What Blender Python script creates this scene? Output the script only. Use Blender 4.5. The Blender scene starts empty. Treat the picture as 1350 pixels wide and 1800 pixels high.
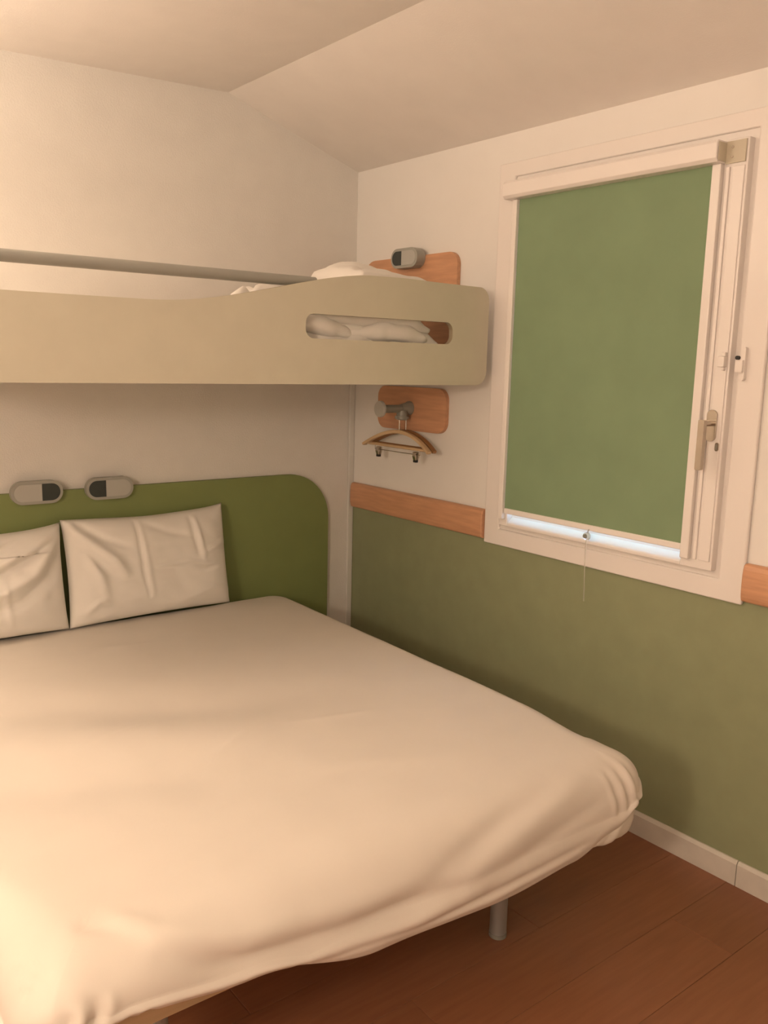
import bpy, bmesh, math, random
from math import sin, cos, pi, radians, sqrt, exp
from mathutils import Vector, Matrix, noise

# ------------------------------------------------------------------ camera, world, light, exposure
S = bpy.context.scene
COL = S.collection
YAW, PITCH, ROLL = radians(38.4416), radians(9.7659), radians(1.4595)
D = Vector((sin(YAW)*cos(PITCH), cos(YAW)*cos(PITCH), -sin(PITCH)))
R0 = Vector((cos(YAW), -sin(YAW), 0)); U0 = R0.cross(D)
R = R0*cos(ROLL) + U0*sin(ROLL); U = -R0*sin(ROLL) + U0*cos(ROLL)
cd = bpy.data.cameras.new('camera'); cam = bpy.data.objects.new('camera', cd); COL.objects.link(cam)
cd.sensor_fit = 'VERTICAL'; cd.sensor_height = 36.0; cd.lens = 1525.32*36.0/1800.0
cd.clip_start = 0.02
cam.matrix_world = Matrix(((R.x, U.x, -D.x, -2.3824), (R.y, U.y, -D.y, -3.2445), (R.z, U.z, -D.z, 1.55), (0, 0, 0, 1)))
S.camera = cam

W = bpy.data.worlds.new('daylight'); S.world = W; W.use_nodes = True
bg = W.node_tree.nodes['Background']; bg.inputs[0].default_value = (0.52, 0.67, 1.0, 1); bg.inputs[1].default_value = 12.0

def lamp(name, kind, loc, energy, color, size, target=None, size_y=None):
    l = bpy.data.lights.new(name, kind); l.energy = energy; l.color = color
    if kind == 'POINT': l.shadow_soft_size = size
    else:
        l.size = size
        if size_y: l.shape = 'RECTANGLE'; l.size_y = size_y
    o = bpy.data.objects.new(name, l); COL.objects.link(o); o.location = loc
    if target: o.rotation_euler = (Vector(target) - Vector(loc)).to_track_quat('-Z', 'Y').to_euler()
    return o
WARM = (1.0, 0.775, 0.60)
lamp('wall_lamp_light', 'POINT', (-3.85, -2.95, 1.84), 76, WARM, 0.13)
lamp('uplighter_light', 'AREA', (-2.75, -0.62, 2.02), 58, WARM, 0.30, (-2.75, -0.9, 3.2), 0.14)

S.view_settings.view_transform = 'Standard'; S.view_settings.look = 'None'
S.view_settings.exposure = -0.1; S.view_settings.gamma = 1.0; S.view_settings.use_curve_mapping = False

# ------------------------------------------------------------------ materials
MATS = {}
def mat(name, col, rough=0.6, var=0.04, vscale=6.0, bump=0.0, bscale=150.0, metal=0.0, spec=0.5, grain=None, coat=0.0, sheen=0.0, mottle=None):
    m = bpy.data.materials.new(name); m.use_nodes = True; nt = m.node_tree; n = nt.nodes; L = nt.links
    b = n['Principled BSDF']; b.inputs['Roughness'].default_value = rough; b.inputs['Metallic'].default_value = metal
    b.inputs['Specular IOR Level'].default_value = spec; b.inputs['Coat Weight'].default_value = coat
    b.inputs['Sheen Weight'].default_value = sheen
    tc = n.new('ShaderNodeTexCoord'); mp = n.new('ShaderNodeMapping'); L.new(tc.outputs['Object'], mp.inputs[0])
    if grain: mp.inputs['Scale'].default_value = grain
    nz = n.new('ShaderNodeTexNoise'); nz.inputs['Scale'].default_value = vscale; nz.inputs['Detail'].default_value = 5
    L.new(mp.outputs[0], nz.inputs['Vector'])
    rp = n.new('ShaderNodeValToRGB'); L.new(nz.outputs['Fac'], rp.inputs[0])
    rp.color_ramp.elements[0].position = 0.3; rp.color_ramp.elements[1].position = 0.7
    lo = mottle or [c*(1-2*var) for c in col]
    rp.color_ramp.elements[0].color = (*lo, 1); rp.color_ramp.elements[1].color = (*col, 1)
    L.new(rp.outputs[0], b.inputs['Base Color'])
    if bump > 0:
        nb = n.new('ShaderNodeTexNoise'); nb.inputs['Scale'].default_value = bscale; nb.inputs['Detail'].default_value = 3
        L.new(mp.outputs[0] if grain else tc.outputs['Object'], nb.inputs['Vector'])
        bp = n.new('ShaderNodeBump'); bp.inputs['Strength'].default_value = bump; bp.inputs['Distance'].default_value = 0.002
        L.new(nb.outputs['Fac'], bp.inputs['Height']); L.new(bp.outputs[0], b.inputs['Normal'])
    MATS[name] = m
    return m
M_plaster = mat('textured_plaster', (0.79, 0.77, 0.72), 0.85, 0.02, 9, 0.55, 170)
M_white = mat('smooth_white_wall', (0.83, 0.81, 0.77), 0.7, 0.015, 5, 0.08, 260)
M_ceil = mat('ceiling_paint', (0.83, 0.79, 0.74), 0.85, 0.02, 7, 0.2, 200)
M_green = mat('olive_green_wall', (0.29, 0.318, 0.18), 0.6, 0.04, 12, 0.12, 300)
M_head = mat('headboard_green', (0.225, 0.275, 0.098), 0.55, 0.03, 10, 0.05, 300)
M_pvc = mat('white_window_plastic', (0.84, 0.80, 0.76), 0.32, 0.01, 4)
M_trim = mat('white_trim', (0.72, 0.71, 0.66), 0.5, 0.02, 6)
M_base = mat('baseboard_paint', (0.70, 0.66, 0.58), 0.5, 0.05, 14)
M_blind = mat('green_blind_fabric', (0.225, 0.325, 0.185), 0.75, 0.05, 5, 0.15, 700)
M_panel = mat('cream_laminate', (0.63, 0.60, 0.475), 0.45, 0.02, 14)
M_edge = mat('panel_edge_band', (0.32, 0.27, 0.18), 0.6, 0.05, 12)
M_beech = mat('beech_wood', (0.66, 0.355, 0.20), 0.42, 0.1, 5, 0.05, 40, grain=(14, 1.4, 14))
M_beech_d = mat('beech_wood_edge', (0.50, 0.26, 0.13), 0.5, 0.1, 5, 0.05, 40, grain=(14, 1.4, 14))
M_sheet = mat('white_cotton_sheet', (0.745, 0.69, 0.61), 0.85, 0.015, 7, 0.12, 900, sheen=0.1)
M_pillow = mat('white_pillowcase', (0.82, 0.79, 0.73), 0.85, 0.015, 7, 0.1, 900, sheen=0.1)
M_grey = mat('grey_plastic', (0.36, 0.36, 0.32), 0.38, 0.03, 10)
M_diff = mat('frosted_lens', (0.46, 0.46, 0.42), 0.3, 0.02, 10)
M_dark = mat('dark_lens', (0.045, 0.055, 0.052), 0.25, 0.05, 40)
M_tube = mat('grey_steel_tube', (0.33, 0.33, 0.29), 0.42, 0.03, 10)
M_steel = mat('brushed_steel', (0.50, 0.45, 0.38), 0.25, 0.04, 30, metal=1.0)
M_leg = mat('grey_metal_leg', (0.40, 0.40, 0.38), 0.4, 0.04, 20, metal=0.4)
M_wire = mat('chrome_wire', (0.55, 0.52, 0.46), 0.2, 0.02, 20, metal=1.0)
M_black = mat('black_rubber', (0.015, 0.014, 0.012), 0.5, 0.05, 20)
M_hook = mat('grey_hook_plastic', (0.27, 0.27, 0.23), 0.4, 0.05, 15)
M_cap = mat('pale_grey_cap', (0.45, 0.44, 0.40), 0.35, 0.02, 12)
M_hang = mat('hanger_wood', (0.66, 0.47, 0.27), 0.4, 0.08, 8, grain=(4, 1, 4))
M_hang_d = mat('dark_hanger_wood', (0.33, 0.16, 0.06), 0.4, 0.08, 8, grain=(4, 1, 4))
M_brk = mat('beige_bracket', (0.60, 0.55, 0.43), 0.5, 0.03, 12)
M_sub = mat('subfloor', (0.035, 0.018, 0.01), 0.9, 0.02, 5)
M_slat = mat('pale_ply', (0.55, 0.40, 0.24), 0.5, 0.08, 5, grain=(1.5, 12, 12))

def glassmat(name, tint, rough=0.0):
    m = bpy.data.materials.new(name); m.use_nodes = True; nt = m.node_tree; n = nt.nodes; n.remove(n['Principled BSDF'])
    t = n.new('ShaderNodeBsdfTransparent'); t.inputs[0].default_value = (*tint, 1)
    g = n.new('ShaderNodeBsdfGlossy'); g.inputs['Roughness'].default_value = 0.03
    fr = n.new('ShaderNodeFresnel'); fr.inputs[0].default_value = 1.45
    mx = n.new('ShaderNodeMixShader'); nt.links.new(fr.outputs[0], mx.inputs[0]); nt.links.new(t.outputs[0], mx.inputs[1]); nt.links.new(g.outputs[0], mx.inputs[2])
    nt.links.new(mx.outputs[0], n['Material Output'].inputs[0]); return m
M_glass = glassmat('window_glass', (0.95, 0.98, 1.0))
def clearmat():
    m = glassmat('clear_plastic', (0.95, 0.95, 0.93)); nt = m.node_tree; n = nt.nodes
    d = n.new('ShaderNodeBsdfDiffuse'); d.inputs[0].default_value = (.8, .78, .7, 1); mx = n.new('ShaderNodeMixShader'); mx.inputs[0].default_value = .4
    out = n['Material Output']; src = out.inputs[0].links[0].from_socket
    nt.links.new(src, mx.inputs[1]); nt.links.new(d.outputs[0], mx.inputs[2]); nt.links.new(mx.outputs[0], out.inputs[0]); return m
M_clear = clearmat()

def plankmat():
    m = mat('red_brown_laminate', (0.315, 0.132, 0.064), 0.42, 0.14, 4, 0.04, 60, grain=(1.2, 14, 14), mottle=(0.262, 0.105, 0.050))
    nt = m.node_tree; n = nt.nodes; L = nt.links; b = n['Principled BSDF']
    oi = n.new('ShaderNodeObjectInfo'); mr = n.new('ShaderNodeMapRange'); mr.inputs[3].default_value = 0.94; mr.inputs[4].default_value = 1.05
    L.new(oi.outputs['Random'], mr.inputs[0])
    hs = n.new('ShaderNodeHueSaturation'); L.new(mr.outputs[0], hs.inputs['Value'])
    src = b.inputs['Base Color'].links[0].from_socket; L.new(src, hs.inputs['Color']); L.new(hs.outputs[0], b.inputs['Base Color'])
    return m
M_plank = plankmat()

# ------------------------------------------------------------------ helpers
def obj(name, bm, m, parent=None, smooth=False, bevel=0.0, seg=2, loc=None, autos=None):
    me = bpy.data.meshes.new(name); bmesh.ops.recalc_face_normals(bm, faces=bm.faces[:]); bm.to_mesh(me); bm.free()
    for mm in (m if isinstance(m, (list, tuple)) else [m]): me.materials.append(mm)
    o = bpy.data.objects.new(name, me); COL.objects.link(o)
    if parent: o.parent = parent
    if loc: o.location = loc
    if smooth:
        for p in me.polygons: p.use_smooth = True
        if autos: me.set_sharp_from_angle(angle=radians(autos))
    if bevel:
        md = o.modifiers.new('bevel', 'BEVEL'); md.width = bevel; md.segments = seg; md.limit_method = 'ANGLE'; md.angle_limit = radians(40)
        md.harden_normals = False
    return o
def empty(name, loc, rz=0.0):
    o = bpy.data.objects.new(name, None); COL.objects.link(o); o.location = loc; o.rotation_euler = (0, 0, rz); o.empty_display_size = 0.05; return o
def tag(o, label=None, cat=None, group=None, kind=None):
    if label: o['label'] = label
    if cat: o['category'] = cat
    if group: o['group'] = group
    if kind: o['kind'] = kind
    return o
def BM(): return bmesh.new()
def box(bm, a, b, mi=0):
    x0, x1 = sorted((a[0], b[0])); y0, y1 = sorted((a[1], b[1])); z0, z1 = sorted((a[2], b[2]))
    v = [bm.verts.new(p) for p in ((x0,y0,z0),(x1,y0,z0),(x1,y1,z0),(x0,y1,z0),(x0,y0,z1),(x1,y0,z1),(x1,y1,z1),(x0,y1,z1))]
    for f in ((0,3,2,1),(4,5,6,7),(0,1,5,4),(1,2,6,5),(2,3,7,6),(3,0,4,7)):
        fc = bm.faces.new([v[i] for i in f]); fc.material_index = mi
    return bm
def prism(bm, outline, to3, a, b, holes=()):
    """outline (and holes): 2-D loops; to3(u, v, w) -> xyz; extruded from w=a to w=b"""
    loops = [outline] + list(holes)
    for w in (a, b):
        edges = []
        for lp in loops:
            vs = [bm.verts.new(to3(u, v, w)) for u, v in lp]
            edges += [bm.edges.new((vs[i], vs[(i+1) % len(vs)])) for i in range(len(vs))]
            lp_v = vs
            if w == a: prism.low = getattr(prism, 'low', []) ; prism.low.append(vs)
            else: prism.high = getattr(prism, 'high', []); prism.high.append(vs)
        bmesh.ops.triangle_fill(bm, edges=edges, use_beauty=True)
    for lo, hi in zip(prism.low, prism.high):
        n = len(lo)
        for i in range(n):
            f = bm.faces.new((lo[i], lo[(i+1) % n], hi[(i+1) % n], hi[i])); f.material_index = 1 if prism.edge_mat else 0
    prism.low = []; prism.high = []
    return bm
prism.low = []; prism.high = []; prism.edge_mat = False
def rrect(x0, x1, z0, z1, r, n=8):
    rs = r if isinstance(r, (tuple, list)) else (r,)*4      # bl, br, tr, tl
    out = []
    for (cx, cz, a0, rr) in ((x0+rs[0], z0+rs[0], 180, rs[0]), (x1-rs[1], z0+rs[1], 270, rs[1]), (x1-rs[2], z1-rs[2], 0, rs[2]), (x0+rs[3], z1-rs[3], 90, rs[3])):
        if rr < 1e-5: out.append((cx, cz)); continue
        for k in range(n+1):
            a = radians(a0 + 90*k/n); out.append((cx+rr*cos(a), cz+rr*sin(a)))
    return out
def tube(bm, pts, r, n=12, cap=True):
    pts = [Vector(p) for p in pts]; rings = []
    up = Vector((0, 0, 1))
    for i, p in enumerate(pts):
        d = (pts[min(i+1, len(pts)-1)] - pts[max(i-1, 0)]).normalized()
        a = d.cross(up if abs(d.z) < 0.95 else Vector((1, 0, 0))).normalized(); b = d.cross(a)
        rr = r[i] if isinstance(r, (list, tuple)) else r
        rings.append([bm.verts.new(p + a*rr*cos(2*pi*k/n) + b*rr*sin(2*pi*k/n)) for k in range(n)])
    for q, w in zip(rings, rings[1:]):
        for k in range(n): bm.faces.new((q[k], q[(k+1) % n], w[(k+1) % n], w[k]))
    if cap: bm.faces.new(rings[0][::-1]); bm.faces.new(rings[-1])
    return bm
def YZ(u, v, w): return (w, u, v)       # outline in y,z ; extruded along x
def XZ(u, v, w): return (u, w, v)
def seg_d(p, a, b):
    ab = b - a; t = max(0.0, min(1.0, (p-a).dot(ab)/max(ab.length_squared, 1e-9))); return (p - (a+ab*t)).length, t
def ridge(p, pts, amp, w, taper=True):
    best = 1e9; tt = 0; n = len(pts)-1
    for i in range(n):
        d, t = seg_d(p, pts[i], pts[i+1])
        if d < best: best = d; tt = (i+t)/n
    if best > 3.2*w: return 0.0
    k = exp(-(best/w)**2)
    if taper: k *= sin(pi*min(1, max(0, 0.08+0.84*tt)))**0.7
    return amp*k

# ------------------------------------------------------------------ the room
XL, YF = -4.1, -4.3
# floor: planks laid along x on a dark underlay
fl = obj('floor', box(BM(), (XL-.1, YF-.1, -0.06), (0.02, 0.02, -0.012)), M_sub); tag(fl, kind='structure')
PW, PL = 0.193, 1.28
pm = {}
random.seed(4)
row = 0; y = -2.003 + 11*PW
while y > YF:
    y0 = max(y-PW, YF); y1 = min(y, -0.0005)
    off = (row*0.47) % PL
    x = XL - off
    while x < 0:
        x0, x1 = max(x, XL), min(x+PL, -0.0005); x += PL
        if x1-x0 < 0.03 or y1-y0 < 0.02: continue
        key = (round(x1-x0, 3), round(y1-y0, 3))
        if key not in pm:
            o = obj('plank', box(BM(), (-(x1-x0)/2+.0005, -(y1-y0)/2+.0005, -.012), ((x1-x0)/2-.0005, (y1-y0)/2-.0005, 0)), M_plank, fl, bevel=0.0008, seg=1); pm[key] = o
        else:
            o = pm[key].copy(); COL.objects.link(o); o.parent = fl
        o.location = ((x0+x1)/2, (y0+y1)/2, 0)
    y -= PW; row += 1

# ceiling: nearly level, breaking down towards the window wall
b = BM()
prof = [(XL-.1, 2.435), (-0.64, 2.577), (0.02, 2.366), (0.02, 2.70), (XL-.1, 2.70)]
prism(b, prof, XZ, YF-.1, 0.02)
tag(obj('ceiling', b, M_ceil), kind='structure')
tag(obj('wall_back', box(BM(), (XL-.1, 0, -.06), (0.0, 0.12, 2.7)), M_plaster), kind='structure')
tag(obj('wall_left', box(BM(), (XL-.1, YF-.1, -.06), (XL, 0.0, 2.7)), M_white), kind='structure')
tag(obj('wall_front', box(BM(), (XL, YF-.1, -.06), (0.0, YF, 2.7)), M_white), kind='structure')
WY0, WY1, WZ0, WZ1 = -0.94, -1.915, 0.93, 2.225
b = BM()
box(b, (0, YF-.1, -.06), (.16, .12, WZ0), 1)
box(b, (0, WY0, WZ0), (.16, .12, WZ1), 0); box(b, (0, YF-.1, WZ0), (.16, WY1, WZ1), 0)
box(b, (0, YF-.1, WZ1), (.16, .12, 2.7), 0)
tag(obj('wall_right', b, [M_white, M_green]), kind='structure')
# corner strip
tag(obj('trim_1', box(BM(), (-0.030, -0.012, 0.0), (-0.0005, -0.0005, 1.62)), M_trim, bevel=0.004), kind='structure')
# skirting board in two lengths that meet with a thin joint
bb = empty('baseboard_right', (0, 0, 0)); tag(bb, kind='structure')
for (ya, yb_) in ((-0.032, -2.028), (-2.0305, -3.4), (-3.4025, YF+.001)):
    b = BM(); prism(b, [(-0.0005, 0.0005), (-0.0125, 0.0005), (-0.0125, 0.070), (-0.006, 0.0805), (-0.0005, 0.0805)], lambda u, v, w: (u, w, v), ya, yb_)
    obj('board', b, M_base, bb)

# ------------------------------------------------------------------ window
win = empty('window_1', (0, -1.4265, 0.872)); tag(win, kind='structure')
WO = Vector((0, -1.4265, 0.872))
def ring_yz(name, yo, zo, yi, zi, xa, xb, m, parent, bev=0.004, org=WO):
    b = BM()
    o = [(yo[0]-org.y, zo[0]-org.z), (yo[1]-org.y, zo[0]-org.z), (yo[1]-org.y, zo[1]-org.z), (yo[0]-org.y, zo[1]-org.z)]
    i = [(yi[0]-org.y, zi[0]-org.z), (yi[1]-org.y, zi[0]-org.z), (yi[1]-org.y, zi[1]-org.z), (yi[0]-org.y, zi[1]-org.z)]
    vs = []
    for x in (xa, xb):
        vs.append(([b.verts.new((x, p[0], p[1])) for p in o], [b.verts.new((x, p[0], p[1])) for p in i]))
    for k in range(4):
        j = (k+1) % 4
        for (O, I) in vs: b.faces.new((O[k], O[j], I[j], I[k]))
        b.faces.new((vs[0][0][k], vs[0][0][j], vs[1][0][j], vs[1][0][k]))
        b.faces.new((vs[0][1][k], vs[0][1][j], vs[1][1][j], vs[1][1][k]))
    return obj(name, b, m, parent, bevel=bev, seg=3)
ring_yz('casing', (-1.963, -0.89), (.872, 2.267), (-1.884, -0.968), (.936, 2.216), -0.016, -0.0005, M_pvc, win, 0.005)
ring_yz('fixed_frame', (-1.914, -0.941), (.931, 2.224), (-1.835, -1.02), (1.0, 2.15), -0.006, 0.09, M_pvc, win, 0.003)
# sash: stiles and rails with a sloped lower bead
sash = BM()
sy0, sy1, sz0, sz1 = -0.984, -1.868, 0.957, 2.192
gy0, gy1 = -1.026, -1.762
def sb(y0, y1, z0, z1, xa=-0.034, xb=0.003): box(sash, (xa, y0-WO.y, z0-WO.z), (xb, y1-WO.y, z1-WO.z))
sb(sy0, gy0, sz0, sz1); sb(sy1, gy1, sz0, sz1); sb(gy0, gy1, 2.14, sz1)
prism(sash, [(-0.034, sz0-WO.z), (0.003, sz0-WO.z), (0.003, 0.9965-WO.z), (-0.030, 0.973-WO.z), (-0.034, 0.969-WO.z)], lambda u, v, w: (u, w, v), gy0-WO.y, gy1-WO.y)
so = obj('sash', sash, M_pvc, win, bevel=0.003, seg=2)
for (ya, yb_, d) in ((-1.8065, -1.8175, 0.006), (-1.826, -1.8615, 0.004)):
    obj('sash_bead', box(BM(), (-0.0342-d, ya-WO.y, 0.985-WO.z), (-0.0338, yb_-WO.y, 2.118-WO.z)), M_pvc, win, bevel=0.002)
obj('pane', box(BM(), (0.012, -1.79-WO.y, .98-WO.z), (0.018, -1.0-WO.y, 2.17-WO.z)), M_glass, win)
# window handle
hd = empty('handle', (-0.034, -1.833-WO.y, 1.395-WO.z)); hd.parent = win
b = BM(); prism(b, rrect(-.0155, .0155, -.05, .043, .0155), YZ, 0, -.011); obj('rosette', b, M_steel, hd, bevel=0.002)
b = BM(); tube(b, [(-.011, 0, .004), (-.03, 0, .004), (-.058, 0, .004)], .0088, 16); obj('neck', b, M_steel, hd, True, autos=40)
b = BM(); prism(b, rrect(-.0095, .0095, -.132, .0145, .004), YZ, -.048, -.064); obj('lever', b, M_steel, hd, bevel=0.006, seg=4)
b = BM(); prism(b, rrect(-1.8605-WO.y, -1.8495-WO.y, 1.318-WO.z, 1.343-WO.z, .0054), YZ, -.0375, -.0425); lk = obj('lock_cylinder', b, M_steel, win, bevel=.001)
b = BM(); prism(b, rrect(-1.8575-WO.y, -1.8525-WO.y, 1.322-WO.z, 1.339-WO.z, .0024), YZ, -.042, -.0432); obj('keyhole', b, M_hook, lk)
# opening restrictor: one white housing on the sash, one on the frame
b = BM(); box(b, (-.038, -1.842-WO.y, 1.562-WO.z), (-.056, -1.862-WO.y, 1.592-WO.z)); box(b, (-.038, -1.85-WO.y, 1.592-WO.z), (-.052, -1.862-WO.y, 1.604-WO.z)); box(b, (-.038, -1.852-WO.y, 1.552-WO.z), (-.05, -1.86-WO.y, 1.562-WO.z))
obj('restrictor', b, M_pvc, win, bevel=0.002)
rs = BM(); box(rs, (-.016, -1.888-WO.y, 1.548-WO.z), (-.040, -1.910-WO.y, 1.582-WO.z)); prism(rs, rrect(-1.912-WO.y, -1.898-WO.y, 1.525-WO.z, 1.62-WO.z, .006), YZ, -.016, -.03)
rs = obj('restrictor', rs, M_pvc, win, bevel=0.002)
b = BM(); tube(b, [(-.026, -1.890-WO.y, 1.589-WO.z), (-.036, -1.890-WO.y, 1.589-WO.z)], .0058, 14); obj('screw', b, M_black, rs)

# ------------------------------------------------------------------ roller blind
BO = Vector((-0.034, -1.39, 1.0))
bl = empty('roller_blind', BO); tag(bl, 'green roller blind pulled down over the window, white cassette on top', 'blind')
def bx(name, a, c, m, parent=bl, org=BO, bev=0.002, seg=2):
    return obj(name, box(BM(), Vector(a)-org, Vector(c)-org), m, parent, bevel=bev, seg=seg)
bx('fabric', (-.0405, -1.018, 1.024), (-.039, -1.7685, 2.14), M_blind, bev=0)
bx('bottom_bar', (-.0365, -1.019, 1.006), (-.0455, -1.7675, 1.0265), M_pvc, bev=0.003)
bx('side_guide', (-.0345, -0.994, .984), (-.053, -1.0165, 2.128), M_pvc, bev=0.003)
bx('side_guide', (-.0345, -1.770, .984), (-.053, -1.798, 2.128), M_pvc, bev=0.003)
b = BM(); prism(b, [(-.0345, 2.128), (-.076, 2.128), (-.086, 2.138), (-.086, 2.178), (-.080, 2.187), (-.0345, 2.187)], lambda u, v, w: (u-BO.x, w-BO.y, v-BO.z), -.976, -1.801)
obj('cassette', b, M_pvc, bl, bevel=0.002)
br = BM(); box(br, Vector((-.0345, -1.8015, 2.126))-BO, Vector((-.0395, -1.862, 2.186))-BO); box(br, Vector((-.0345, -1.8015, 2.132))-BO, Vector((-.078, -1.8035, 2.182))-BO)
br = obj('bracket', br, M_brk, bl, bevel=0.001)
for z in (2.143, 2.169):
    b = BM(); tube(b, [Vector((-.037, -1.822, z))-BO, Vector((-.0425, -1.822, z))-BO], .0035, 10); obj('screw', b, M_steel, br)
kx, ky, kz = -.058, -1.418, .986
b = BM(); tube(b, [Vector((kx+.006, ky, kz+.004))-BO, Vector((kx-.003, ky, kz+.004))-BO], [.0135, .0125], 20)
kn = obj('pull_knob', b, M_clear, bl, True, autos=40)
b = BM(); tube(b, [Vector((kx-.003, ky+.002, kz+.004))-BO, Vector((kx-.009, ky+.002, kz+.004))-BO], [.0075, .0065], 16); obj('button', b, M_hook, kn, True, autos=40)
b = BM(); tube(b, [Vector((-.047, ky, 1.012))-BO, Vector((kx, ky, kz+.008))-BO], .0022, 8); obj('clip', b, M_clear, kn)
b = BM(); tube(b, [Vector((kx, ky, kz-.008))-BO, Vector((kx-.001, ky-.001, .90))-BO, Vector((kx, ky-.004, .82))-BO, Vector((kx, ky-.006, .765))-BO], .0013, 8); obj('pull_cord', b, M_clear, bl)

# ------------------------------------------------------------------ beech rails on the window wall
def wall_rail(ya, yb_, label):
    L = abs(ya-yb_); b = BM(); pr = []
    for k in range(9):
        a = radians(-90 + 180*k/8); pr.append((-0.0005-0.0135-0.0165*max(0, cos(a))**0.5, 0.0575*sin(a)))
    pr = [(-0.0005, -0.0575)] + pr + [(-0.0005, 0.0575)]
    prism(b, pr, lambda u, v, w: (u, w, v), 0, -L)
    o = obj('wall_rail', b, M_beech, loc=(0, ya, 0.942), bevel=0.004, seg=2)
    return tag(o, label, 'wall rail', 'beech wall rails')
wall_rail(-0.022, -0.8885, 'short beech rail on the window wall between corner and window')
wall_rail(-1.9645, -3.3, 'beech rail on the wall right of the window, cut by the photo edge')

# ------------------------------------------------------------------ wooden boards on the window wall
def board(name, y0, y1, z0, z1, rad, label):
    b = BM(); prism(b, rrect(y1, y0, z0, z1, rad, 8), YZ, -.0008, -.0195)
    o = obj(name, b, M_beech, bevel=0.0015)
    # move origin to the board's centre
    c = Vector((0, (y0+y1)/2, (z0+z1)/2)); o.data.transform(Matrix.Translation(-c)); o.location = c
    return tag(o, label, 'wall board', 'beech wall boards')
board('wall_board', -.085, -.685, 1.585, 1.983, (.05, .05, .075, .05), 'beech board behind the upper bunk end with a reading lamp on it')
board('wall_board', -.205, -.648, 1.270, 1.452, .048, 'beech board under the upper bunk carrying the coat hook')

# ------------------------------------------------------------------ reading lamps
def reading_lamp(loc, rz, dark_left, label, grp, depth=.036, w=.182, h=.084, tilt=0.0):
    r = empty('reading_lamp', loc, rz); r.rotation_euler = (0, tilt, rz); tag(r, label, 'lamp', grp)
    b = BM(); prism(b, rrect(-w/2, w/2, -h/2, h/2, h/2-.0005, 12), XZ, -.0008, -depth); obj('housing', b, M_grey, r, bevel=0.007, seg=4)
    iw, ih = w-.020, h-.022
    sx = -.012 if dark_left else .012
    s = 0.006
    cut = -iw*.10 if dark_left else iw*.10
    ol = rrect(-iw/2, iw/2, -ih/2, ih/2, ih/2-.0005, 12)
    left = [p for p in ol if p[0] < cut-.001] ; right = [p for p in ol if p[0] > cut+.001]
    left = sorted_loop(left, cut-.0004, ih/2, True); right = sorted_loop(right, cut+.0004, ih/2, False)
    b = BM(); prism(b, left, XZ, -depth+.004, -depth-.0016); obj('switch_panel' if dark_left else 'diffuser', b, M_dark if dark_left else M_diff, r, bevel=.001)
    b = BM(); prism(b, right, XZ, -depth+.004, -depth-.0016); obj('diffuser' if dark_left else 'switch_panel', b, M_diff if dark_left else M_dark, r, bevel=.001)
    return r
def sorted_loop(pts, cut, hh, is_left):
    pts = pts + [(cut, hh), (cut, -hh)]
    cx = sum(p[0] for p in pts)/len(pts)
    return sorted(pts, key=lambda p: math.atan2(p[1], p[0]-cx))
# ------------------------------------------------------------------ headboard
b = BM(); prism(b, rrect(-2.37, -.151, .12, 1.0545, (.02, .02, .21, .21), 16), XZ, -.0008, -.024)
hb = obj('headboard', b, M_head, bevel=.003)
hb.data.transform(Matrix.Translation((1.26, 0, -.12))); hb.location = (-1.26, 0, .12)
tag(hb, 'wide olive green headboard with rounded corners on the back wall', 'headboard')
reading_lamp((-1.442, -.0245, 1.0570), 0, False, 'left grey oval reading lamp above the pillows, dark half on its right', 'reading lamps on the headboard', .026)
reading_lamp((-1.174, -.0245, 1.0550), 0, True, 'right grey oval reading lamp above the pillows, dark half on its left', 'reading lamps on the headboard', .026)
reading_lamp((-.020, -.412, 1.972), radians(-90), True, 'grey oval reading lamp on the beech board above the upper bunk', 'reading lamp of the upper bunk', .045, .168, .078)

# ------------------------------------------------------------------ coat hook and hangers
HK = Vector((-.0195, -.425, 1.362))
hk = empty('coat_hook', HK); tag(hk, 'grey coat hook arm with round end disc on the lower beech board', 'coat hook')
def tb(name, pts, r, m, parent, n=20): b = BM(); tube(b, pts, r, n); return obj(name, b, m, parent, True, autos=40)
tb('wall_flange', [(-.0006, 0, .002), (-.008, 0, .002), (-.022, 0, .001), (-.050, 0, 0)], [.029, .029, .024, .0185], M_hook, hk)
tb('arm', [(-.048, 0, 0), (-.150, 0, 0)], .0165, M_hook, hk)
tb('end_disc', [(-.150, 0, 0), (-.153, 0, 0), (-.163, 0, 0), (-.166, 0, 0)], [.030, .0335, .0335, .031], M_cap, hk, 28)
tb('hanger_holder', [(-.041, 0, -.008), (-.041, 0, -.030), (-.041, 0, -.0305), (-.041, 0, -.042), (-.041, 0, -.0425), (-.041, 0, -.047)], [.023, .024, .030, .030, .024, .022], M_hook, hk)

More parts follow.
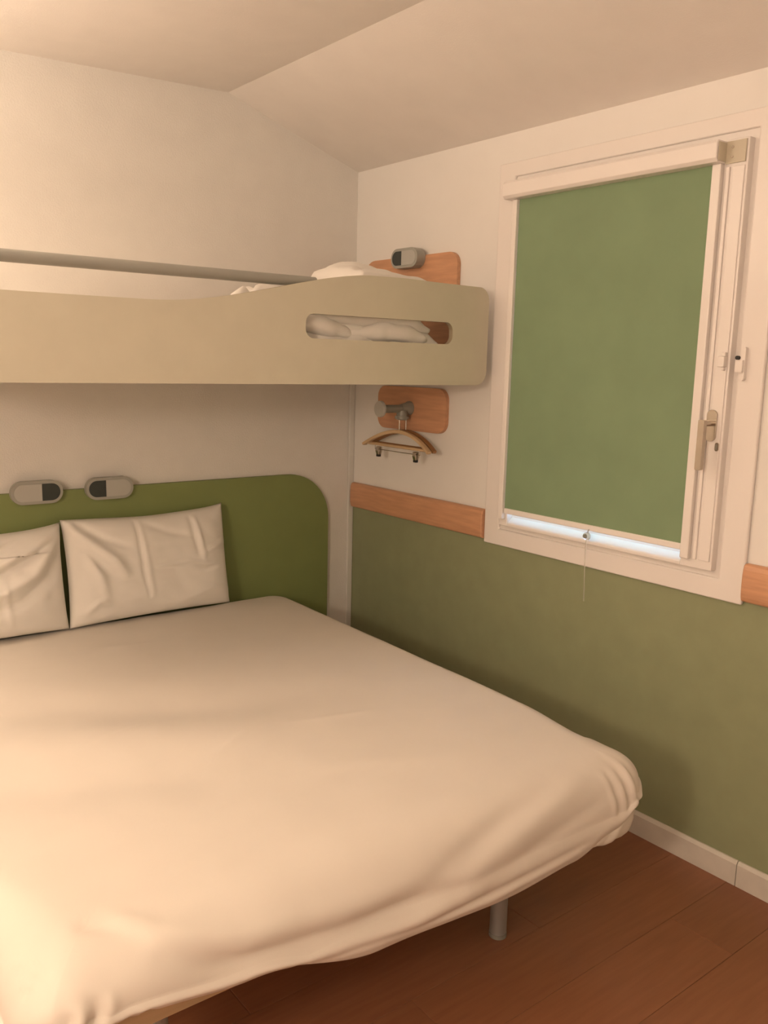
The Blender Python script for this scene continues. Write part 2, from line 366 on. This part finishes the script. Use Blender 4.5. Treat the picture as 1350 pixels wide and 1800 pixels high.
def hanger(loc, rz, m, label, width=.44, drop=.072, clips=True):
    r = empty('clothes_hanger', loc, rz); tag(r, label, 'hanger', 'wooden hangers on the coat hook')
    tb('pin', [(0, 0, 0), (0, 0, -.046)], .0030, M_wire, r, 10)
    # bowed shoulder of rectangular section, lies along local y
    b = BM(); n = 28; prev = None; hw = width/2; first = None
    for k in range(n+1):
        t = -1+2*k/n; yy = t*hw; z = -.040 - drop*(abs(t)**1.9); bow = .020*(t*t)
        hgt = .0125 + .004*(1-abs(t)); th = .0085+.003*(abs(t)**3)
        dz = -drop*1.9*(abs(t)**.9)*(1 if t > 0 else -1)/hw; nrm = Vector((0, -dz, 1)).normalized()
        c = Vector((-bow, yy, z))
        ring = [b.verts.new(c + Vector((sx*th, 0, 0)) + nrm*sz*hgt*.5 - nrm*hgt*.5) for sx, sz in ((-1, -1), (1, -1), (1, 1), (-1, 1))]
        if prev:
            for q in range(4): b.faces.new((prev[q], prev[(q+1) % 4], ring[(q+1) % 4], ring[q]))
        else: first = ring
        prev = ring
    b.faces.new(first[::-1]); b.faces.new(prev)
    obj('shoulder', b, m, r, bevel=.003, seg=2)
    zb = -.040-drop
    tb('trouser_bar', [(-.014, -hw*.93, zb+.002), (-.014, hw*.93, zb+.002)], .0062, m, r, 12)
    if clips:
        tb('clip_bar', [(-.010, -hw*.68, zb-.004), (-.010, -hw*.68, zb-.020), (-.010, hw*.68, zb-.020), (-.010, hw*.68, zb-.004)], .0016, M_wire, r, 8)
        for s in (-1, 1):
            b = BM()
            for sd in (-1, 1):
                prism(b, [(-.010+sd*.003, zb-.008), (-.010+sd*.011, zb-.010), (-.010+sd*.013, zb-.026), (-.010+sd*.005, zb-.050), (-.010+sd*.001, zb-.050), (-.010+sd*.004, zb-.026)], lambda u, v, w: (u, w, v), s*hw*.56-.008, s*hw*.56+.008)
            obj('clip', b, M_steel, r, bevel=.001)
            obj('clip_pad', box(BM(), (-.018, s*hw*.56-.009, zb-.052), (-.004, s*hw*.56+.009, zb-.041)), M_black, r, bevel=.002)
    return r
hanger((-.080, -.433, 1.315), radians(0), M_hang, 'pale wooden hanger with metal trouser clips, front one on the hook')
hanger((-.050, -.440, 1.315), radians(-1), M_hang_d, 'darker wooden hanger behind the clip hanger, close to the wall', .43, .070, False)

# ------------------------------------------------------------------ upper bunk
def smooth_t(t): t = max(0, min(1, t)); return t*t*(3-2*t)
BK = Vector((-1.08, 0, 1.478))
bk = empty('bunk_bed', BK); tag(bk, 'cream upper bunk with wavy side board, long slot and grey tube rail', 'bunk bed')
top = [(-.055-.05+.05*cos(a), 1.829-.05+.05*sin(a)) for a in [radians(90*k/8) for k in range(9)]]
xs = [-.16, -.30, -.45, -.58]
top += [(x, 1.8315 - .0025*max(0, (x+.45)/.3) if x > -.45 else 1.833-.002*((x+.45)/.13)**2) for x in xs]
for k in range(1, 25):
    t = k/24; x = -.58 - .80*t
    top.append((x, 1.831 - .1245*smooth_t(t**0.93)))
top += [(-1.6, 1.7055), (-2.055, 1.7055)]
top += [(-2.105+.05*1-.05*sin(a), 1.6555+.05*cos(a)) for a in [radians(90*k/6) for k in range(1, 7)]]
top += [(-2.105+.05-.05*cos(a), 1.526-.05*sin(a)) for a in [radians(90*k/6) for k in range(7)]]
top += [(-.055-.05+.05*sin(a), 1.526-.05*cos(a)) for a in [radians(90*k/6) for k in range(7)]]
slot = rrect(-.857, -.232, 1.620, 1.6965, .03, 8)
b = BM(); prism.edge_mat = True
prism(b, [(u-BK.x, v-BK.z) for u, v in top], XZ, -.885, -.904, [[(u-BK.x, v-BK.z) for u, v in slot]]); prism.edge_mat = False
obj('side_board', b, [M_panel, M_edge], bk)
tb('tube_rail', [(-2.05-BK.x, -.866, 1.792-BK.z), (-.80-BK.x, -.866, 1.796-BK.z)], .0165, M_tube, bk)
obj('platform', box(BM(), (-2.10-BK.x, -.884, 1.497-BK.z), (-.07-BK.x, -.0015, 1.527-BK.z)), M_panel, bk, bevel=.002)
obj('end_rail', box(BM(), (-.085-BK.x, -.884, 1.5275-BK.z), (-.070-BK.x, -.04, 1.575-BK.z)), M_pvc, bk, bevel=.002)

# ------------------------------------------------------------------ soft things
def soft_slab(name, m, outline_fn, levels, nseg, post, parent=None, close_top=True):
    """rings from the centre of the top outwards and down; levels: (inset, z)"""
    b = BM(); rings = []
    for li, (ins, z) in enumerate(levels):
        rings.append([b.verts.new(post(Vector((px, py, z)), li)) for px, py in outline_fn(ins)])
    n = len(rings[0])
    for q, w in zip(rings, rings[1:]):
        for k in range(n):
            b.faces.new((q[k], q[(k+1) % n], w[(k+1) % n], w[k]))
    b.faces.new(rings[0]); b.faces.new(rings[-1][::-1])
    return obj(name, b, m, parent, True)
def rr_outline(x0, x1, y0, y1, rc, nx, ny, nc):
    def fn(ins):
        a0, a1, c0, c1 = x0+ins, x1-ins, y0+ins, y1-ins
        hw = (a1-a0)/2; hh = (c1-c0)/2; r = max(0.0, min(rc-ins*.75, hw, hh))
        out = []
        cor = ((a1-r, c1-r, 0), (a0+r, c1-r, 90), (a0+r, c0+r, 180), (a1-r, c0+r, 270))
        for i, (cx, cy, a) in enumerate(cor):
            for k in range(nc+1):
                t = radians(a+90*k/nc); out.append((cx+r*cos(t), cy+r*sin(t)))
            nxt = cor[(i+1) % 4]; t2 = radians(nxt[2]); p1 = (nxt[0]+r*cos(t2), nxt[1]+r*sin(t2)); p0 = out[-1]
            cnt = nx if i in (0, 2) else ny
            for k in range(1, cnt): out.append((p0[0]+(p1[0]-p0[0])*k/cnt, p0[1]+(p1[1]-p0[1])*k/cnt))
        return out
    return fn

# ---- main bed: base with legs, mattress in its sheet (both turned a little in plan)
BED = Vector((-.422, -.068, 0)); BROT = radians(-1.25)
BW, BL, TOPZ = 1.60, 1.945, .552
bed = empty('bed_base', BED, BROT); tag(bed, 'wooden bed base on grey metal legs under the double mattress', 'bed')
obj('platform', box(BM(), (-BW+.02, -BL+.055, .374), (-.03, -.03, .410)), M_slat, bed, bevel=.003)
for lx in (-.307, -1.29):
    for ly in (-1.700, -.25):
        b = BM(); tube(b, [(lx, ly, .012), (lx, ly,   .3735)], .0235, 24); lg = obj('leg', b, M_leg, bed, True, autos=40)
        b = BM(); tube(b, [(lx, ly, .0002), (lx, ly, .0118)], .0245, 24); obj('foot_cap', b, M_hook, lg, True, autos=40)

def lerp_tab(tab, x):
    if x <= tab[0][0]: return tab[0][1]
    for (a, va), (c, vc) in zip(tab, tab[1:]):
        if x <= c: return va+(vc-va)*smooth_t((x-a)/(c-a))
    return tab[-1][1]
HEM_FOOT = [(-1.62, .465), (-1.45, .455), (-1.2, .425), (-.9, .358), (-.5, .335), (-.30, .345), (-.15, .380), (-.06, .425), (0, .455)]
def hem(x, y):
    zf = lerp_tab(HEM_FOOT, x)
    t = smooth_t((y+BL-.02)/.35)          # away from the foot
    zs = .455 if x > -.3 else .40
    side = .40
    if y > -BL+.02: return zf+(zs-zf)*smooth_t((y+BL)/.12) if t < .4 else zs+(side-zs)*t
    return zf
V = Vector
FOLDS = [   # polylines in bed coordinates, amplitude along the outward normal, width
    ([V((-1.44, -1.78, .55)), V((-1.36, -1.88, .535)), V((-1.2, -1.93, .50)), V((-1.0, -1.945, .475)), V((-.7, -1.945, .46))], .011, .032),
    ([V((-1.45, -1.80, .55)), V((-1.36, -1.90, .50)), V((-1.22, -1.945, .462)), V((-1.0, -1.945, .435)), V((-.7, -1.945, .42))], -.020, .022),
    ([V((-1.40, -1.90, .47)), V((-1.15, -1.945, .435)), V((-.85, -1.945, .395)), V((-.5, -1.945, .40))], .010, .020),
    ([V((-1.1, -1.945, .405)), V((-.8, -1.945, .372)), V((-.45, -1.945, .375)), V((-.25, -1.945, .385))], -.008, .010),
    ([V((-1.0, -1.945, .385)), V((-.6, -1.945, .355)), V((-.3, -1.945, .365))], .006, .010),
    ([V((-.95, -1.945, .42)), V((-.75, -1.94, .46)), V((-.55, -1.92, .51)), V((-.35, -1.89, .54))], -.008, .028),
    ([V((-.80, -1.945, .40)), V((-.60, -1.94, .45)), V((-.42, -1.93, .49)), V((-.25, -1.9, .52))], .008, .026),
    ([V((-.62, -1.945, .39)), V((-.45, -1.945, .43)), V((-.28, -1.94, .46)), V((-.16, -1.93, .48))], -.005, .018),
    ([V((-1.0, -1.40, .55)), V((-.55, -1.62, .55)), V((-.2, -1.72, .55))], .004, .05),
    ([V((-1.60, -.62, .55)), V((-1.2, -.78, .55)), V((-.85, -.98, .55)), V((-.5, -1.1, .55))], -.022, .12),
    ([V((-1.60, -1.15, .55)), V((-1.35, -1.25, .55)), V((-1.1, -1.34, .55)), V((-.95, -1.42, .55))], -.018, .10),
    ([V((-1.60, -.90, .55)), V((-1.2, -1.05, .55)), V((-.8, -1.22, .55))], .010, .10),
    ([V((-1.15, -1.36, .55)), V((-.95, -1.30, .55)), V((-.75, -1.20, .55))], .004, .016),
    ([V((-1.25, -1.12, .55)), V((-1.0, -1.02, .55))], .0035, .015),
    ([V((-.95, -1.62, .55)), V((-.6, -1.5, .55))], .003, .012),
    ([V((-.7, -1.25, .55)), V((-.45, -1.30, .55))], .003, .016),
    ([V((-1.2, -.42, .55)), V((-.9, -.36, .55)), V((-.6, -.40, .55))], .003, .016),
]
for k in range(8):      # pleats gathered at the right foot corner
    x = -.020-.020*k; FOLDS.append(([V((x-.012, -1.905, .525)), V((x-.004, -1.93, .50)), V((x, -1.945, .46)), V((x+.003, -1.945, .42))], .0055*(1 if k % 2 else -1), .0085))
for k in range(9):      # folds swirling round the left foot corner
    FOLDS.append(([V((-1.60, -1.56-.035*k, .545-.004*k)), V((-1.57+.010*k, -1.72-.022*k, .54-.008*k)), V((-1.54+.018*k, -1.86-.008*k, .525-.009*k)), V((-1.53+.016*k, -1.94, .48-.004*k)), V((-1.56+.01*k, -1.945, .45))], .010*(1 if k % 2 else -1), .013))
for r_ in (.022, .045, .070):   # knot of the sheet tucked in at the left foot corner
    FOLDS.append(([V((-1.53+r_*cos(a), -1.945, .492+r_*.8*sin(a))) for a in [radians(-160+22*q) for q in range(13)]], .007 if r_ < .03 or r_ > .06 else -.007, .010))
FB = []
for pts, amp, w in FOLDS:
    lo = [min(p[i] for p in pts)-3*w for i in range(3)]; hi = [max(p[i] for p in pts)+3*w for i in range(3)]; FB.append((pts, amp, w, lo, hi))
def bed_r(x, y):
    return .13 if y < -BL+.25 else .075
levels = [('top', .7995 - (.7995-.132)*k/46) for k in range(47)]
levels += [('arc', a) for a in range(2, 91, 4)]
levels += [('side', t) for t in [k/22 for k in range(1, 23)]]
levels += [('hem', k) for k in range(5)]
base_fn = rr_outline(-BW, 0, -BL, 0, .095, 210, 130, 26)
b = BM(); rings = []
edge = base_fn(0.0); cache = {}
for kind, v in levels:
    ring = []
    ins0 = v if kind == 'top' else 0.132
    pts = base_fn(ins0) if kind == 'top' else None
    for i, (ex, ey) in enumerate(edge):
        foot = smooth_t((-ey - (BL-.45))/.35)
        r = .070 + .060*foot
        ins = ins0
        nrm = V((0, 0, 1))
        if kind == 'top':
            px, py = pts[i]; p = V((px, py, TOPZ))
        else:
            if i not in cache:
                q = base_fn(.132)[i] if 'q' not in cache else cache['q'][i]
                cache.setdefault('q', base_fn(.132)); q = cache['q'][i]
                cache[i] = V((ex-q[0], ey-q[1], 0))
            qx, qy = cache['q'][i]; out = cache[i]; on = out.normalized()
            hz = hem(ex, ey)
            rz_ = min(r, TOPZ-hz-.02)
            if kind == 'arc':
                a = radians(v); fr = 1-(r/.132)*(1-sin(a)) if r <= .132 else sin(a)
                p = V((qx, qy, 0)) + out*max(fr, 0 if v > 2 else .02); p.z = TOPZ - rz_*(1-cos(a)); nrm = (on*sin(a)+V((0, 0, cos(a)))).normalized()
            elif kind == 'side':
                p = V((ex, ey, TOPZ-rz_-(TOPZ-rz_-hz)*v)) + on*(.008*sin(pi*v)); nrm = on
            else:
                st = ((.004, -.006), (.014, -.011), (.028, -.008), (.045, .004), (.10, 0))[v]
                p = V((ex, ey, 0)) - on*st[0]; p.z = hz+st[1] if v < 4 else .4115
                if v == 3: p.z = hz+.01
                nrm = on if v < 2 else V((0, 0, 0))
        d = 0.0
        for pl, amp, w, lo, hi in FB:
            if lo[0] < p.x < hi[0] and lo[1] < p.y < hi[1] and lo[2] < p.z < hi[2]: d += ridge(p, pl, amp, w)
        if nrm.length > 0:
            d += .0035*noise.noise(V((p.x*2.3, p.y*2.3, p.z*3)))+.0012*noise.noise(V((p.x*9, p.y*7, p.z*9)))
            if kind == 'top' or (kind == 'arc' and v < 40): d -= .012*exp(-((p.x+.85)**2/.5+(p.y+.9)**2/.5))*0
        p = p + nrm*d
        ring.append(b.verts.new(p))
    rings.append(ring)
n = len(rings[0])
for q, w in zip(rings, rings[1:]):
    for k in range(n): b.faces.new((q[k], q[(k+1) % n], w[(k+1) % n], w[k]))
b.faces.new(rings[-1][::-1]); bmesh.ops.remove_doubles(b, verts=rings[0], dist=.002)
mt = empty('mattress', BED+V((0, 0, .4115)), BROT); tag(mt, 'large double mattress in a creamy white sheet with rounded foot corners', 'mattress')
b.transform(Matrix.Translation((0, 0, -.4115)))
sh = obj('sheet', b, M_sheet, mt, True)
# loose fold of the sheet that hangs under the right foot corner
path = []
for k in range(15): path.append((V((-.27+.145*k/14, -BL, 0)), V((0, -1, 0))))
for k in range(1, 15):
    a = radians(270+90*k/14); path.append((V((-.125+.125*cos(a), -BL+.125+.125*sin(a), 0)), V((cos(a), sin(a), 0))))
for k in range(1, 12): path.append((V((0, -BL+.125+.3*k/11, 0)), V((1, 0, 0))))
b = BM(); prev = None; N = len(path)
for i, (p, nn) in enumerate(path):
    t = i/(N-1); env = min(1, t/.22, (1-t)/.12); env = smooth_t(env)
    ztop = hem(p.x, p.y)+.022; zlow = ztop-.022-.004-max(.01, ztop-.026-.338)*env
    ring = []
    for k in range(12):
        s = k/11; a = s*1.25*pi
        bul = .004+.010*env*sin(min(pi, a))
        off = -.010+bul - .055*max(0, s-.62)
        z = ztop + (zlow-ztop)*min(1, s/.78) + (.012*max(0, s-.78)/.22)
        wv = .0030*sin(t*38+s*7)*env*sin(pi*s)
        ring.append(b.verts.new(p + nn*(off+wv) + V((0, 0, z-.4115))))
    if prev:
        for k in range(11): b.faces.new((prev[k], prev[k+1], ring[k+1], ring[k]))
    prev = ring
obj('sheet_fold', b, M_sheet, mt, True)

# ---- pillows
def pillow(name, w, h, t, m, folds=(), seed=0, nu=84, nv=60, amp=.009, ear=.03, droop=lambda u, v: 0.0, back=0.62, plump=.42):
    """local: x across, z up the pillow, -y towards the viewer; origin at bottom centre"""
    b = BM(); F = {}; 
    def shape(u, v, side):
        au, av = abs(u), abs(v)
        x = u*w/2*(1-ear*(1-av**2.2)*au**3); z = h/2*(1+v*(1-ear*1.2*(1-au**2.2)*av**3)) + droop(u, v)
        th = t/2*max(0, (1-au**3.2)*(1-av**3.0))**plump
        p = V((x, 0, z)); q = V((u, v, 0)); d = 0
        if side < 0:
            for pl, a, wd in folds: d += 1.35*ridge(q, pl, a, wd)
        e = min(1, 6*min(1-au, 1-av))
        d += amp*noise.noise(V((u*2.2+seed, v*2.0, seed*1.7+side)))*e + amp*.35*noise.noise(V((u*6+seed, v*5, seed)))*e
        p.y = side*(th*(1 if side < 0 else back) + d*min(1, 3*e))
        return p
    for side in (-1, 1):
        for i in range(nu+1):
            for j in range(nv+1):
                if side > 0 and (i in (0, nu) or j in (0, nv)): F[(side, i, j)] = F[(-1, i, j)]; continue
                F[(side, i, j)] = b.verts.new(shape(-1+2*i/nu, -1+2*j/nv, side))
        for i in range(nu):
            for j in range(nv):
                f = [F[(side, i, j)], F[(side, i+1, j)], F[(side, i+1, j+1)], F[(side, i, j+1)]]
                b.faces.new(f if side < 0 else f[::-1])
    return obj(name, b, m, None, True)
P2 = lambda u, v: V((u, v, 0))
fr = [([P2(-.98, .95), P2(-.75, .55), P2(-.5, .2), P2(-.38, -.1)], .014, .07), ([P2(-.95, .8), P2(-.8, .4), P2(-.68, -.1), P2(-.62, -.5)], .011, .06),
      ([P2(-.85, .9), P2(-.6, .6), P2(-.35, .42)], -.010, .06), ([P2(-.9, .6), P2(-.72, .2), P2(-.55, -.1)], -.010, .05),
      ([P2(-.20, .9), P2(-.18, .3), P2(-.16, -.1), P2(-.12, -.6)], -.008, .022), ([P2(-.15, .9), P2(-.13, .3), P2(-.10, -.1), P2(-.07, -.6)], .004, .03),
      ([P2(.54, .85), P2(.58, .4), P2(.62, .0)], .008, .028), ([P2(.48, .85), P2(.52, .4), P2(.55, .1)], -.006, .03),
      ([P2(-.1, .85), P2(.2, .6), P2(.5, .45)], -.005, .06), ([P2(0, -.05), P2(.4, -.02), P2(.65, -.1)], .006, .04), ([P2(.5, -.15), P2(.62, -.22), P2(.8, -.18)], -.008, .035),
      ([P2(-.85, -.75), P2(-.7, -.55), P2(-.6, -.62)], .009, .05), ([P2(.6, .1), P2(.85, .25), P2(.98, .3)], .006, .05), ([P2(.3, -.8), P2(.7, -.6), P2(.95, -.7)], .004, .06)]
pr = pillow('pillow', .66, .402, .14, M_pillow, fr, 3, droop=lambda u, v: (.012*max(0, u)**6 if v > .5 else 0)-.006*exp(-((u-.0)/.45)**2)*(v > 0)*v)
pr.location = (-1.042, -.130, .556); pr.rotation_euler = (radians(-9.5), 0, radians(0.5))
tag(pr, 'white pillow leaning on the headboard, nearest the window wall, pointed upper corner', 'pillow', 'pillows on the double bed')
f2 = [([P2(.98, .95), P2(.80, .5), P2(.62, .12), P2(.30, -.12), P2(-.1, -.25)], .020, .10), ([P2(.9, .95), P2(.65, .65), P2(.35, .4), P2(0, .2)], .014, .08),
      ([P2(.9, .75), P2(.6, .45), P2(.3, .2), P2(.1, .1)], -.012, .06), ([P2(.95, .6), P2(.8, .05), P2(.5, -.3), P2(.1, -.5)], -.010, .09),
      ([P2(.3, .2), P2(.32, -.3), P2(.36, -.8)], .004, .03), ([P2(.6, .9), P2(.3, .7), P2(-.1, .6)], -.008, .06), ([P2(-.9, .8), P2(-.5, .2), P2(-.2, -.2)], .010, .09)]
pl = pillow('pillow', .67, .39, .16, M_pillow, f2, 9, droop=lambda u, v: (.016*max(0, u)**4-.012) if v > .5 else 0.0)
pl.location = (-1.706, -.134, .556); pl.rotation_euler = (radians(-9.5), 0, radians(1.0))
tag(pl, 'white pillow leaning on the headboard, cut by the left photo edge', 'pillow', 'pillows on the double bed')

# ---- bedding on the upper bunk
fn = rr_outline(-2.06, -.10, -.868, -.03, .05, 60, 30, 6)
lv = [(.40, 1.602), (.3, 1.603), (.2, 1.603), (.1, 1.602), (.05, 1.600), (.025, 1.595), (.008, 1.585), (0, 1.57), (0, 1.55), (.006, 1.535), (.02, 1.529), (.1, 1.5275)]
o = soft_slab('bunk_mattress', M_sheet, fn, lv, 0, lambda p, i: p + V((0, 0, .003*noise.noise(p*5))) if i < 6 else p)
o.data.transform(Matrix.Translation((1.08, .45, -1.5275))); o.location = (-1.08, -.45, 1.5275)
tag(o, 'thin white mattress lying on the upper bunk platform', 'mattress')
def duvet(name, x0, x1, y0, y1, z0, hfun, seed, label, lean=0.0):
    b = BM(); nx, ny = 70, 36; T = {}; B = {}
    for i in range(nx+1):
        for j in range(ny+1):
            u = i/nx; v = j/ny; x = x0+(x1-x0)*u; y = y0+(y1-y0)*v
            e = (1-abs(2*u-1)**6)*(1-abs(2*v-1)**6)
            h = hfun(u, v)*max(0, e)**.75
            q = V((x*5+seed, y*5, seed))
            h += .03*noise.noise(q)*e - .045*(1-min(1, 5*abs(noise.noise(q*1.1+V((3, 1, 0))))))*e
            x += .46*(y-y0)*(1-u)
            yo = .02*noise.noise(V((x*9, h*22, seed)))
            rim = i in (0, nx) or j in (0, ny)
            T[i, j] = b.verts.new((x+lean*h, y+yo, z0+.006+max(0, h)))
            B[i, j] = b.verts.new((x, y+yo*0, z0))
    for i in range(nx):
        for j in range(ny):
            b.faces.new((T[i, j], T[i+1, j], T[i+1, j+1], T[i, j+1])); b.faces.new((B[i, j], B[i, j+1], B[i+1, j+1], B[i+1, j]))
    for i in range(nx):
        b.faces.new((T[i, 0], B[i, 0], B[i+1, 0], T[i+1, 0])); b.faces.new((T[i, ny], T[i+1, ny], B[i+1, ny], B[i, ny]))
    for j in range(ny):
        b.faces.new((T[0, j], T[0, j+1], B[0, j+1], B[0, j])); b.faces.new((T[nx, j], B[nx, j], B[nx, j+1], T[nx, j+1]))
    o = obj(name, b, M_pillow, None, True)
    c = V(((x0+x1)/2, (y0+y1)/2, z0)); o.data.transform(Matrix.Translation(-c)); o.location = c
    return tag(o, label, 'duvet')
dv = duvet('bunk_duvet', -1.155, -.24, -.862, -.30, 1.6065, lambda u, v: .175-.06*u*u+.015*sin(9*u), 2.0, 'crumpled white duvet seen through and over the bunk side board')
for pts, rad in (([(-.90, -.838, 1.66), (-.84, -.842, 1.672), (-.76, -.842, 1.660), (-.68, -.842, 1.640), (-.60, -.836, 1.63)], [.012, .030, .034, .026, .008]),
                 ([(-.70, -.838, 1.628), (-.62, -.842, 1.640), (-.52, -.844, 1.652), (-.42, -.842, 1.650), (-.34, -.840, 1.636), (-.29, -.838, 1.622)], [.008, .022, .032, .034, .030, .010]),
                 ([(-.80, -.832, 1.70), (-.66, -.830, 1.690), (-.52, -.830, 1.698), (-.38, -.834, 1.692), (-.29, -.836, 1.665)], [.012, .026, .026, .028, .010])):
    P = []; Rr = []; m_ = len(pts)-1
    for q in range(m_*8+1):
        t = q/8; i = min(int(t), m_-1); f = smooth_t(t-i)
        P.append(V(pts[i]).lerp(V(pts[i+1]), t-i)-dv.location); Rr.append(rad[i]+(rad[i+1]-rad[i])*f)
    b = BM(); tube(b, P, Rr, 20)
    for v_ in b.verts: v_.co += V((0, .006*noise.noise(v_.co*22), .010*noise.noise(v_.co*17)))
    obj('fold', b, M_pillow, dv, True)
bp_ = pillow('bunk_pillow', .50, .32, .13, M_pillow, [([P2(-.95, .5), P2(-.6, .1), P2(-.2, 0)], .012, .1), ([P2(-.9, -.6), P2(-.5, -.2), P2(0, -.1)], -.012, .1)], 17, 48, 36, plump=.27)
bp_.rotation_euler = (radians(-86), radians(7), 0); bp_.location = (-.335, -.815, 1.795)
tag(bp_, 'white pillow corner showing above the upper bunk side board', 'pillow')
